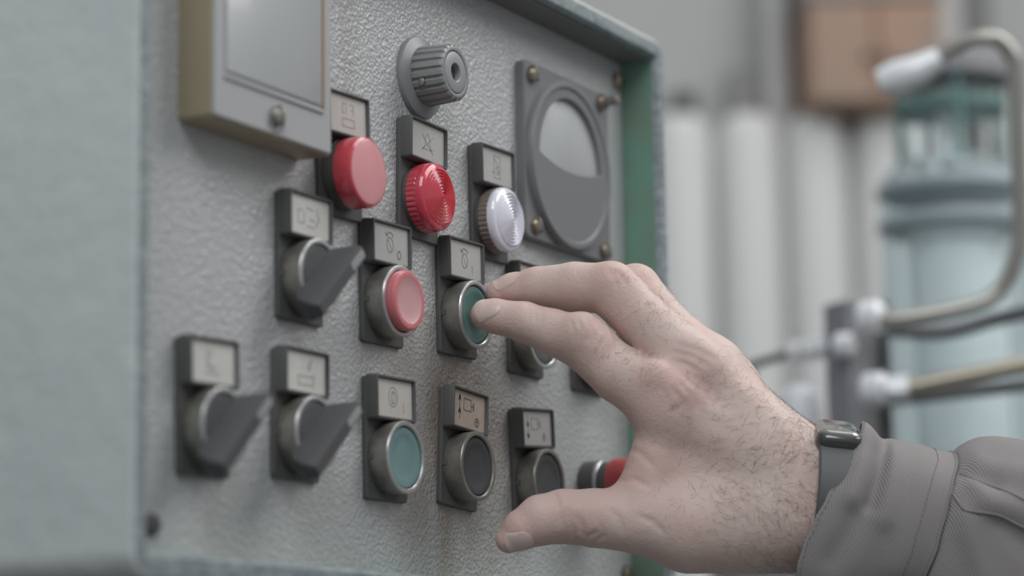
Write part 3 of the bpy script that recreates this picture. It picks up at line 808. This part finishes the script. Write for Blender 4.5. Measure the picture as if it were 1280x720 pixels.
# body hair: fine strands rooted in the skin of the back of the hand, wrist and finger backs
rng = np.random.default_rng(3)
mesh_n = np.zeros((len(V), 3)); me.vertices.foreach_get('normal', mesh_n.reshape(-1)) if False else None
nb = np.empty(len(V) * 3); me.vertex_normals.foreach_get('vector', nb); mesh_n = nb.reshape(-1, 3)
U = V[:, 0] / HU + 815; VV = 540 - V[:, 2] / HU
dens = np.zeros(len(V))
for (u, v, ru, rv, wt) in ((985, 600, 75, 95, 1.0), (930, 620, 75, 60, 0.55), (900, 520, 60, 60, 0.35), (1000, 540, 60, 50, 0.8), (785, 452, 32, 26, 0.55), (815, 395, 34, 30, 0.5), (836, 375, 24, 24, 0.3), (790, 345, 20, 18, 0.2), (960, 680, 60, 30, 0.5)):
    dens = np.maximum(dens, wt * np.exp(-((U - u) / ru) ** 2 - ((VV - v) / rv) ** 2))
dens *= (mesh_n[:, 1] < 0.25) * (U < 1060)
pick = rng.choice(len(V), 1500, replace=False, p=dens / dens.sum())
hb = MB()
for i in pick:
    p = V[i]; n = mesh_n[i]
    flow = np.array([0.6, -0.1, 0.45 if VV[i] < 590 else -0.55]) + rng.normal(0, 0.5, 3)
    flow -= n * (flow @ n); flow /= np.linalg.norm(flow) + 1e-9
    L = rng.uniform(3.5, 10) * (0.6 if U[i] < 880 else 1)
    bend = rng.normal(0, 0.25)
    side = np.cross(n, flow)
    pts = [p - n * 0.3, p + n * 0.45 + flow * L * 0.33, p + n * 0.8 + flow * L * 0.68 + side * bend * L * 0.2, p + n * 0.8 + flow * L + side * bend * L * 0.5]
    hb.tube([tuple(q) for q in pts], [0.045, 0.042, 0.034, 0.012], 3, cap=False)
ho = add('arm_hair', hb, M['hair'], person, sharp=180); tag(ho, kind='stuff')

# ------------------------------------------------------------------ the work-shirt sleeve
def cloth_material():
    m = mat('grey_twill', (0.30, 0.28, 0.28), 0.85, spec=0.15)
    nt = m.node_tree; b = nt.nodes['Principled BSDF']
    uv = nt.nodes.new('ShaderNodeUVMap')
    mp = nt.nodes.new('ShaderNodeMapping'); mp.inputs['Rotation'].default_value = (0, 0, math.radians(52))
    nt.links.new(uv.outputs['UV'], mp.inputs['Vector'])
    w = nt.nodes.new('ShaderNodeTexWave'); w.inputs['Scale'].default_value = 310; w.inputs['Distortion'].default_value = 0.6
    w.inputs['Detail'].default_value = 1; w.inputs['Detail Scale'].default_value = 2
    nt.links.new(mp.outputs['Vector'], w.inputs['Vector'])
    bp = nt.nodes.new('ShaderNodeBump'); bp.inputs['Strength'].default_value = 0.5; bp.inputs['Distance'].default_value = 0.0004
    nt.links.new(w.outputs['Fac'], bp.inputs['Height']); nt.links.new(bp.outputs['Normal'], b.inputs['Normal'])
    mx = nt.nodes.new('ShaderNodeMix'); mx.data_type = 'RGBA'
    mx.inputs[6].default_value = (0.26, 0.24, 0.24, 1); mx.inputs[7].default_value = (0.33, 0.307, 0.307, 1)
    nt.links.new(w.outputs['Fac'], mx.inputs[0]); nt.links.new(mx.outputs[2], b.inputs['Base Color'])
    return m
M['cloth'] = cloth_material()
M['thread'] = mat('grey_thread', (0.20, 0.185, 0.19), 0.8)

def lerp_tab(tab, x):
    if x <= tab[0][0]: return tab[0][1]
    for (a, fa_), (b, fb) in zip(tab, tab[1:]):
        if x <= b: 
            q = (x - a) / (b - a); q = q * q * (3 - 2 * q) * 0.5 + q * 0.5
            return fa_ + (fb - fa_) * q
    return tab[-1][1]
EDGE_U = [(540, 1078), (551, 1068), (567, 1055), (590, 1040), (613, 1023), (643, 1007), (673, 993), (700, 986), (760, 988), (800, 1000)]
SEAM_U = [(540, 1196), (567, 1192), (600, 1178), (623, 1170), (667, 1157), (718, 1140), (790, 1125)]
def ridge(u, v, a, b, w):
    """gaussian fold along the line a-b on the camera-facing cloth"""
    ax, ay = a; bx, by = b
    dx, dy = bx - ax, by - ay
    t = max(0.0, min(1.0, ((u - ax) * dx + (v - ay) * dy) / (dx * dx + dy * dy)))
    q = math.hypot(u - ax - t * dx, v - ay - t * dy)
    return math.exp(-(q / w) ** 2)
def cuff_point(t, th):
    """t 0 at the opening, 1 at the seam; th 0 at the top, 90 degrees facing the dorsal side"""
    c, s = math.cos(th), math.sin(th)
    cv, rv = 661 + 10 * t, 119 - 14 * t
    rd = 92 + 4 * t
    v = cv - rv * c
    vv = v if s > 0 else cv - rv * c
    e = lerp_tab(EDGE_U, vv); m = lerp_tab(SEAM_U, vv)
    if s < 0:
        k = min(1, -s * 1.5)
        e = e * (1 - k) + (1085 + (v - 547) * -0.15) * k
        m = m * (1 - k) + (1190 + (v - 565) * -0.15) * k
    u = e + (m - e) * t
    d = rd * s
    f = 0.0
    if s > -0.2:
        f -= 11 * ridge(u, v, (1100, 556), (1076, 622), 10)
        f += 9 * ridge(u, v, (1080, 548), (1052, 615), 13)
        f += 6 * ridge(u, v, (1074, 540), (1092, 545), 12)
        f += 7 * ridge(u, v, (1108, 566), (1092, 640), 14)
        f -= 6 * ridge(u, v, (1060, 640), (1030, 690), 16)
        f += 4 * ridge(u, v, (1150, 570), (1110, 700), 20)
    f += 5 * noise.noise((u * 0.012, v * 0.012, s * 1.5))
    return H(u, v - f * c, d + f * s)
def sleeve_point(t, th):
    c, s = math.cos(th), math.sin(th)
    u0 = 1176 + 470 * t
    cv = 672 + 62 * t + 8 * math.sin(t * 5)
    bul = 1 - math.exp(-t * 16)
    rv = 101 + 36 * bul + 22 * t
    rd = 90 + 24 * bul + 24 * t
    v = cv - rv * c
    u = u0 + (lerp_tab(SEAM_U, v) - 1176 if s > 0 else 10) * (1 - min(1, t * 3)) 
    f = 0.0
    for k, (a, b, w, h) in enumerate((((1200, 610), (1330, 660), 22, 12), ((1188, 640), (1215, 720), 14, 8), ((1215, 575), (1300, 600), 16, 7), ((1230, 640), (1330, 720), 16, -8), ((1186, 600), (1202, 628), 8, -6), ((1190, 585), (1230, 600), 9, -6), ((1205, 625), (1240, 632), 8, 5))):
        if s > -0.2: f += h * ridge(u, v, a, b, w)
    f += 10 * noise.noise((u * 0.011 + 3, v * 0.010, s * 1.3)) * min(1, t * 12)
    return H(u, v - f * c, (rd * s) + f * s)
def cloth_tube(fn, nt_, nth, name, parent, thick, close=False):
    mb = MB()
    rings = [[fn(i / nt_, 2 * math.pi * k / nth) for k in range(nth)] for i in range(nt_ + 1)]
    mb.loft(rings, False, close)
    o = add(name, mb, M['cloth'], parent, sharp=180)
    me_ = o.data
    uvl = me_.uv_layers.new(name='UVMap')
    span = [nth, nt_]
    # lay the weave out in metres along and round the sleeve
    circ_m = 0.24
    L = (Vector(rings[-1][nth // 4]) - Vector(rings[0][nth // 4])).length * MM
    for poly in me_.polygons:
        ks = [me_.loops[li].vertex_index for li in poly.loop_indices]
        cols = [k % nth for k in ks]
        wrap = max(cols) - min(cols) > nth / 2
        for li, k, c_ in zip(poly.loop_indices, ks, cols):
            cc_ = c_ + nth if (wrap and c_ < nth / 2) else c_
            uvl.data[li].uv = (cc_ / nth * circ_m, (k // nth) / nt_ * L)
    md = o.modifiers.new('thickness', 'SOLIDIFY'); md.thickness = thick; md.offset = -1
    return o
sl = cloth_tube(sleeve_point, 70, 110, 'sleeve', person, 0.001, close=True)
cf = cloth_tube(cuff_point, 40, 130, 'cuff', sl, 0.0022)
def offset_pt(fn, t, th, o=0.6):
    p = np.array(fn(t, th)); q = np.array(fn(t, th + 0.02)); r_ = np.array(fn(min(t + 0.02, 1), th)) if t < 0.98 else 2 * p - np.array(fn(t - 0.02, th))
    n = np.cross(q - p, r_ - p); n /= np.linalg.norm(n) + 1e-9
    ctr = H(1100, 665, 0)
    if n @ (p - ctr) < 0: n = -n
    return tuple(p + n * o)
stm = MB()
for tt in (0.82, 0.03):
    for k in range(60):
        a = math.radians(-20 + 220 * k / 60); b = a + math.radians(220 / 60 * 0.62)
        stm.tube([offset_pt(cuff_point, tt, a, 0.12), offset_pt(cuff_point, tt, (a + b) / 2, 0.25), offset_pt(cuff_point, tt, b, 0.12)], 0.16, 5)
tag(add('stitching', stm, M['thread'], cf), kind='stuff')
add('seam_piping', MB().tube([offset_pt(cuff_point, 1.0, math.radians(-25 + 235 * k / 80), -0.2) for k in range(81)], 0.75, 8), M['cloth'], cf)

# placket seam on the sleeve behind the cuff
_T, _A = np.linspace(0.0, 0.3, 40), np.radians(np.linspace(5, 150, 90))
_grid = np.array([[sleeve_point(a, b) for b in _A] for a in _T])
def on_sleeve(u, v, o=0.35):
    g = _grid[..., [0, 2]] - np.array([(u - 815) * HU, (540 - v) * HU])
    k = np.unravel_index(np.argmin((g ** 2).sum(-1)), g.shape[:2])
    p = _grid[k].copy(); p[1] -= o
    return p
def seam_line(pts, name):
    dense = []
    for (a, b), (c_, e_) in zip(pts, pts[1:]): dense += [(a + (c_ - a) * q / 5, b + (e_ - b) * q / 5) for q in range(5)]
    P = np.array([on_sleeve(*p) for p in dense + [pts[-1]]])
    for it in range(3): P[1:-1] = (P[:-2] + 2 * P[1:-1] + P[2:]) / 4
    add(name, MB().tube([tuple(p) for p in P], 0.6, 8), M['cloth'], sl)
seam_line([(1178, 612), (1187, 630), (1205, 629), (1228, 634), (1255, 646), (1290, 664)], 'placket_seam')
seam_line([(1192, 588), (1215, 598), (1248, 610), (1290, 634)], 'placket_seam')

# ------------------------------------------------------------------ watch
wt = bpy.data.objects.new('smartwatch', None); COL.objects.link(wt)
M['watch'] = mat('dark_polished_case', (0.085, 0.085, 0.088), 0.18, 0.5, coat=0.6)
M['watch_glass'] = mat('dark_watch_glass', (0.17, 0.165, 0.155), 0.08, coat=1.0)
M['strap'] = mat('grey_rubber_strap', (0.125, 0.125, 0.13), 0.55)
# watch frame: x along the arm, z out of the wrist, y round the wrist
wz = Vector((0.10, -0.12, 0.97)).normalized(); wx = Vector((1.0, 0.0, -0.14)); wx = (wx - wz * wx.dot(wz)).normalized(); wy = wz.cross(wx)
WMt = HM @ (Matrix.Translation(Vector(Hl(1044, 552, 2)) * MM) @ Matrix((wx, wy, wz)).transposed().to_4x4())
wt.matrix_world = WMt
tag(wt, 'dark rectangular smartwatch on a grey strap at the wrist, half under the cuff', 'watch')
def rbox(w, h, r, levels):
    m = MB().rprism(w, h, r, levels, n=6)
    m.v = [(x, z, -y) for x, y, z in m.v]
    return m
add('case', rbox(20.5, 34, 5.5, [(2.2, 1.5), (0.6, 0.4), (0, -1.0), (0, -3.4), (0.5, -4.8), (1.2, -5.4)]), M['watch'], wt)
add('screen', rbox(18.4, 32, 5, [(0, -5.2), (0.3, -6.1), (1.4, -6.9), (3.2, -7.3)]), M['watch_glass'], wt)
add('crown', MB().lathe([(2.6, 0), (2.6, -1.4), (2.2, -1.8), (0.05, -1.9)], 20), M['watch'], wt).location = (0, 17.8 * MM, 2.0 * MM)
# strap: an oval band round the wrist
wc = Vector(Hl(1042, 622, -2)); Mi = (Matrix((wx, wy, wz)).transposed().to_4x4()).inverted()
rel = Mi @ (wc - Vector(Hl(1044, 552, 2)))
sb = MB(); rings = []
for k in range(64):
    a = 2 * math.pi * k / 64
    ry, rz = 27.5, 25.6
    cy, cz = rel.y * 0.6, -rz + 2.2
    y0, z0 = cy + ry * math.sin(a), cz + rz * math.cos(a)
    y1, z1 = cy + (ry + 2.2) * math.sin(a), cz + (rz + 2.2) * math.cos(a)
    wdt = 8.6
    rings.append([(-wdt, y0, z0), (-wdt, (y0 + y1) / 2 + 0, (z0 + z1) / 2), (-wdt + 0.8, y1, z1), (wdt - 0.8, y1, z1), (wdt, (y0 + y1) / 2, (z0 + z1) / 2), (wdt, y0, z0)])
rings.append(rings[0])
sb.loft(rings, False, False)
add('strap', sb, M['strap'], wt, sharp=50)

# ------------------------------------------------------------------ background of the workshop
M['rad_white'] = mat('white_radiator_enamel', (0.72, 0.725, 0.72), 0.5)
M['white_pipe'] = mat('white_pipe_paint', (0.55, 0.55, 0.54), 0.5)
M['dark_grey'] = mat('dark_grey_paint', (0.20, 0.20, 0.20), 0.6)
M['orange'] = mat('orange_brown_wood', (0.44, 0.27, 0.185), 0.55, var=0.6, vscale=14, var_color=(0.28, 0.24, 0.215))
M['mid_grey'] = mat('mid_grey_paint', (0.27, 0.27, 0.265), 0.6)
M['bg_steel'] = mat('grey_machine_paint', (0.24, 0.24, 0.255), 0.45)
M['bg_dark'] = mat('dark_machine_steel', (0.12, 0.125, 0.13), 0.5)
M['tube_metal'] = mat('satin_tube_metal', (0.40, 0.385, 0.355), 0.3, 0.6)
M['brass_tube'] = mat('brass_tube', (0.36, 0.325, 0.26), 0.3, 0.5)
M['nut'] = mat('bright_zinc', (0.86, 0.88, 0.90), 0.3, 0.1)
M['jar_glass'] = mat('blue_green_glass', (0.88, 0.95, 0.965), 0.08, transmission=0.95, ior=1.06)
M['jar_fill'] = mat('milky_white_filling', (0.93, 0.94, 0.93), 0.7)
M['jar_band'] = mat('grey_blue_band', (0.38, 0.45, 0.48), 0.5)
M['green_frame'] = mat('dark_green_paint', (0.13, 0.235, 0.215), 0.5)

# tall white sectional radiator: one section every 80 mm
rad = wall_thing('column_radiator', 'tall white sectional radiator standing against the far wall', 'radiator', 0, 78, -ZO)
def rad_section():
    m = MB()
    z0, z1 = 90.0, 523.0 + ZO
    prof = [(8, z0), (26, z0 + 6), (36, z0 + 24), (36, z1 - 30), (32, z1 - 14), (23, z1 - 4), (7, z1)]
    m.lathe_z(prof, 22)
    m.lathe_z(prof, 22, (0, 72))
    m.box(-41, 41, 12, 30, z0 + 20, z1 - 34)
    return m
for k in range(-4, 7):
    o = add('radiator_section', rad_section, M['rad_white'], rad, 'rad_section'); o.location = ((k * 80 - 48) * MM, 0, 0)
def rad_pipe(z): return MB().tube([(-380, 31, z), (460, 31, z)], 17, 12)
add('header_pipe', rad_pipe(180), M['rad_white'], rad); add('header_pipe', rad_pipe(440 + ZO), M['rad_white'], rad)
for x in (-300, 370): add('foot', MB().box(x - 18, x + 18, -20, 80, 0, 100, 3), M['rad_white'], rad)

c = wall_thing('wall_cupboard', 'orange-brown wooden cupboard hung on the far wall above the radiator', 'cupboard', 95, 0, 500)
add('body', MB().box(-78, 78, -150, 0, 14, 140, 3), M['orange'], c)
add('top_panel', MB().box(-82, 82, -155, 0, 140, 210, 3), M['mid_grey'], c, label='grey top of the cupboard')
for x0, x1 in ((-75, -2), (2, 75)):
    dr = add('cupboard_door', MB().box(x0, x1, -158, -150, 18, 136, 2), M['orange'], c)
    add('door_knob', MB().lathe([(4, 0), (5, -8), (3, -12), (0.1, -12.5)], 14), M['bg_dark'], dr).location = (((x1 - 8) if x0 < 0 else (x0 + 8)) * MM, -0.158, 0.07)
p = wall_thing('heating_pipe', 'white vertical heating pipe left of the orange cupboard', 'pipe', -8, 45, -ZO)
add('pipe', MB().tube([(0, 0, 0), (0, 0, 800), (0, 0, 2300)], 16, 16), M['white_pipe'], p)
for z in (500, 1500, 1950): add('pipe_clip', MB().box(-18, 18, -4, 44, z, z + 14, 1), M['white_pipe'], p)
p = wall_thing('cable_duct', 'dark grey vertical cable duct on the wall left of the white pipe', 'duct', -46, 0, 400)
add('duct_body', MB().box(-16, 16, -30, 0, 0, 192, 2), M['dark_grey'], p)
add('duct_lid', MB().box(-17.5, 17.5, -34, -30, 0, 192, 1), M['mid_grey'], p)
p = wall_thing('wall_socket', 'small dark wall socket above the left end of the radiator', 'socket', -118, 0, 525)
add('socket_body', MB().rprism(34, 42, 5, [(0, 0), (0, -22), (3, -26)], (0, 21)), M['dark_grey'], p)
add('socket_face', MB().lathe([(14, -26), (13, -27), (11, -24), (0.1, -24)], 24, (0, 21)), M['bg_dark'], p)
p = wall_thing('window_post', 'white vertical post at the right of the orange cupboard', 'post', 196, 0, -ZO)
add('post', MB().box(-20, 20, -60, 0, 0, 2600, 3), M['white_pipe'], p)
add('base_block', MB().box(-26, 26, -66, 0, 0, 120, 3), M['white_pipe'], p)
p = wall_thing('wall_rail', 'dark grey vertical rail behind the chrome pipe elbow', 'rail', 238, 0, -ZO)
add('rail', MB().box(-17, 17, -40, 0, 0, 2600, 2), M['dark_grey'], p)
add('base_block', MB().box(-22, 22, -46, 0, 0, 100, 2), M['dark_grey'], p)

# machine pedestal carrying the glass jar and its pipe bracket
pd = thing('machine_pedestal', 'grey steel machine pedestal under the glass jar, behind the sleeve', 'pedestal', (690, 10, -ZO))
pd.rotation_euler = (0, 0, wall_rot)
add('column', MB().box(-150, 190, -120, 180, 60, ZO - 42, 8), M['bg_steel'], pd)
add('top_plate', MB().box(-165, 205, -160, 195, ZO - 42, ZO - 28, 3), M['bg_dark'], pd)
add('foot_plate', MB().box(-190, 230, -170, 220, 0, 60, 5), M['bg_dark'], pd)

jr = thing('glass_jar', 'blue-green glass jar with a milky filling and a banded shoulder at the right edge', 'jar', (818, 41, -28))
add('base_ring', MB().lathe_z([(57, 0), (59, 3), (59, 16), (55, 20)], 48), M['jar_band'], jr)
add('filling', MB().lathe_z([(33, 20), (35, 22), (35, 204), (32, 208)], 40), M['jar_fill'], jr)
def jar_body():
    outer = [(54, 20), (56, 24), (56, 222), (53, 236), (44, 246)]
    inner = [(41, 244), (50, 234), (52.5, 222), (52.5, 24), (51, 21)]
    return MB().lathe_z(outer + inner, 56)
add('glass_body', jar_body, M['jar_glass'], jr)
for z in (196, 222): add('shoulder_band', MB().lathe_z([(56.2, z), (57.6, z + 1.5), (57.6, z + 6.5), (56.2, z + 8)], 56), M['jar_band'], jr)
add('neck_glass', MB().lathe_z([(36, 246), (37, 248), (37, 306), (36, 308)], 40), M['jar_glass'], jr)
add('neck_core', MB().lathe_z([(9, 246), (10, 248), (10, 306), (9, 308)], 20), M['jar_fill'], jr)
for a in range(4):
    r_ = math.radians(a * 90 + 28)
    b = add('guard_bar', MB().tube([(38.5 * math.cos(r_), 38.5 * math.sin(r_), 244), (38.5 * math.cos(r_), 38.5 * math.sin(r_), 310)], 3.2, 8), M['green_frame'], jr)
add('guard_ring', MB().lathe_z([(37.2, 286), (41, 286), (41, 293), (37.2, 293)], 40), M['green_frame'], jr)
add('lid', MB().lathe_z([(42, 307), (46, 309), (46, 322), (40, 328), (10, 331)], 44), M['bg_steel'], jr)

br = thing('pipe_bracket', 'grey steel upright with bright bolts holding the bent pipes', 'bracket', (550, 23, -28))
br.rotation_euler = (0, 0, wall_rot + math.radians(28))
add('upright', MB().box(-13, 13, -13, 13, 0, 103, 1.5), M['bg_steel'], br)
add('side_plate', MB().box(13, 16.5, -19, 16, 0, 104, 1), M['bg_dark'], br)
add('base_flange', MB().box(-24, 24, -24, 24, 0, 6, 1), M['bg_dark'], br)
def world_part(name, mb, m, parent):
    """a part given in panel millimetres, attached to a thing standing elsewhere"""
    o = add(name, mb, m, parent)
    bpy.context.view_layer.update()
    o.matrix_parent_inverse = parent.matrix_world.inverted()
    o.location = (0, 0, ZO * MM)
    return o
def nut_mb(c, r):
    m = MB(); m.lathe([(r * 0.8, r * 0.7), (r, r * 0.5), (r, -r * 0.5), (r * 0.6, -r * 0.8)], 12); 
    m.v = [(x + c[0], y + c[1], z + c[2]) for x, y, z in m.v]; return m
for c_, r_ in (((519.5, -2.5, 59.4), 11), ((526, 19, 44.5), 8), ((526.5, -0.5, 14.7), 11)):
    world_part('bolt', nut_mb(c_, r_), M['nut'], br)
def smooth_path(pts, n=6):
    P = [Vector(p) for p in pts]; out = []
    for i in range(len(P) - 1):
        p0, p1, p2, p3 = P[max(i - 1, 0)], P[i], P[i + 1], P[min(i + 2, len(P) - 1)]
        for k in range(n):
            t = k / n
            out.append(0.5 * ((2 * p1) + (p2 - p0) * t + (2 * p0 - 5 * p1 + 4 * p2 - p3) * t * t + (3 * p1 - p0 - 3 * p2 + p3) * t ** 3))
    return [tuple(q) for q in out + [P[-1]]]
T1 = [(516.9, -6.3, 57.1), (520.6, -23.5, 57.1), (535.2, -63.1, 63.5), (542.2, -79.3, 73.1), (544.0, -90.1, 93.6), (541.7, -94.6, 118.1), (528.5, -100.5, 201.8), (524.1, -98.6, 219.0), (517.6, -89.8, 227.6), (513.1, -70.4, 225.7), (508.1, -45.3, 211.1), (504.9, -27.8, 207.6)]
lp = thing('bent_pipe', 'bent satin metal pipe looping from the bracket up past the glass jar', 'pipe', (516.9, -6.3, 57.1))
world_part('pipe', MB().tube(smooth_path(T1), 5.2, 14), M['tube_metal'], lp)
hd = world_part('end_fitting', MB().tube([(511, -58, 218), (508, -45, 211.5), (505, -30, 208), (503, -20, 206)], [7, 9.5, 10.5, 8], 14), M['nut'], lp)
lp2 = thing('straight_pipe', 'lower brass-toned pipe running right from the bracket towards the sleeve', 'pipe', (523.6, -3, 14))
world_part('pipe', MB().tube([(523.6, -3.0, 14.0), (529.1, -23.8, 14.6), (560.6, -96.9, 28.5), (590, -165, 41)], 5.4, 14), M['brass_tube'], lp2)
world_part('union_nut', MB().tube([(525.2, -9, 14.2), (528.6, -21.8, 14.5)], 8.5, 6), M['nut'], lp2)
rd_ = thing('dark_rod', 'dark steel rod behind the bent pipe, crossing the glass jar', 'rod', (568.3, 5, 58.6))
world_part('rod', MB().tube(smooth_path([(556, 18, 57), (568.3, 5.0, 58.6), (586.0, -26.6, 56.6), (599.9, -54.5, 63.8), (606.6, -89.9, 69.3), (618, -150, 76)]), 5, 12), M['bg_dark'], rd_)
world_part('rod_end', MB().tube([(556, 18, 57), (566, 7, 58.4)], 8, 12), M['bg_dark'], rd_)
rd2 = thing('dark_rod', 'dark steel rod behind the lower pipe', 'rod', (574.8, 9.3, 13.7))
world_part('rod', MB().tube([(562, 20, 12.5), (574.8, 9.3, 13.7), (613.4, -85.4, 22.1), (640, -150, 28)], 4.5, 12), M['bg_dark'], rd2)
world_part('rod_end', MB().tube([(562, 20, 12.5), (572, 11, 13.4)], 7.5, 12), M['bg_dark'], rd2)
cb = thing('cable', 'dark cable curving out to the left of the pipe bracket', 'cable', (549.8, 42.3, 49))
world_part('cable_sheath', MB().tube(smooth_path([(552, 24, 52), (551, 40, 49.5), (554.3, 77.9, 44.7), (554.6, 101.1, 37.1), (562, 125, 12), (575, 138, -24)]), 3.0, 10), M['bg_dark'], cb)
for a, b_ in (((550.5, 36, 50), (553, 56, 47)), ((553.6, 60, 47), (554, 66, 46.5))): world_part('gland_nut', MB().tube([a, b_], 7.5, 6), M['nut'], cb)
vb = thing('valve_body', 'bright rounded valve body left of the pipe bracket', 'valve', (563, 66, -28))
add('valve_stem', MB().lathe_z([(8, 0), (8, 18), (6, 20)], 16), M['nut'], vb)
add('valve_bowl', MB().lathe_z([(6, 18), (13, 22), (15, 34), (13, 48), (6, 54), (2, 55)], 20), M['nut'], vb)

# pedestal column that carries the control cabinet
add('pedestal', MB().box(-200, 120, 90, 290, -ZO, ZB + 2, 6), M['rim'], cab)
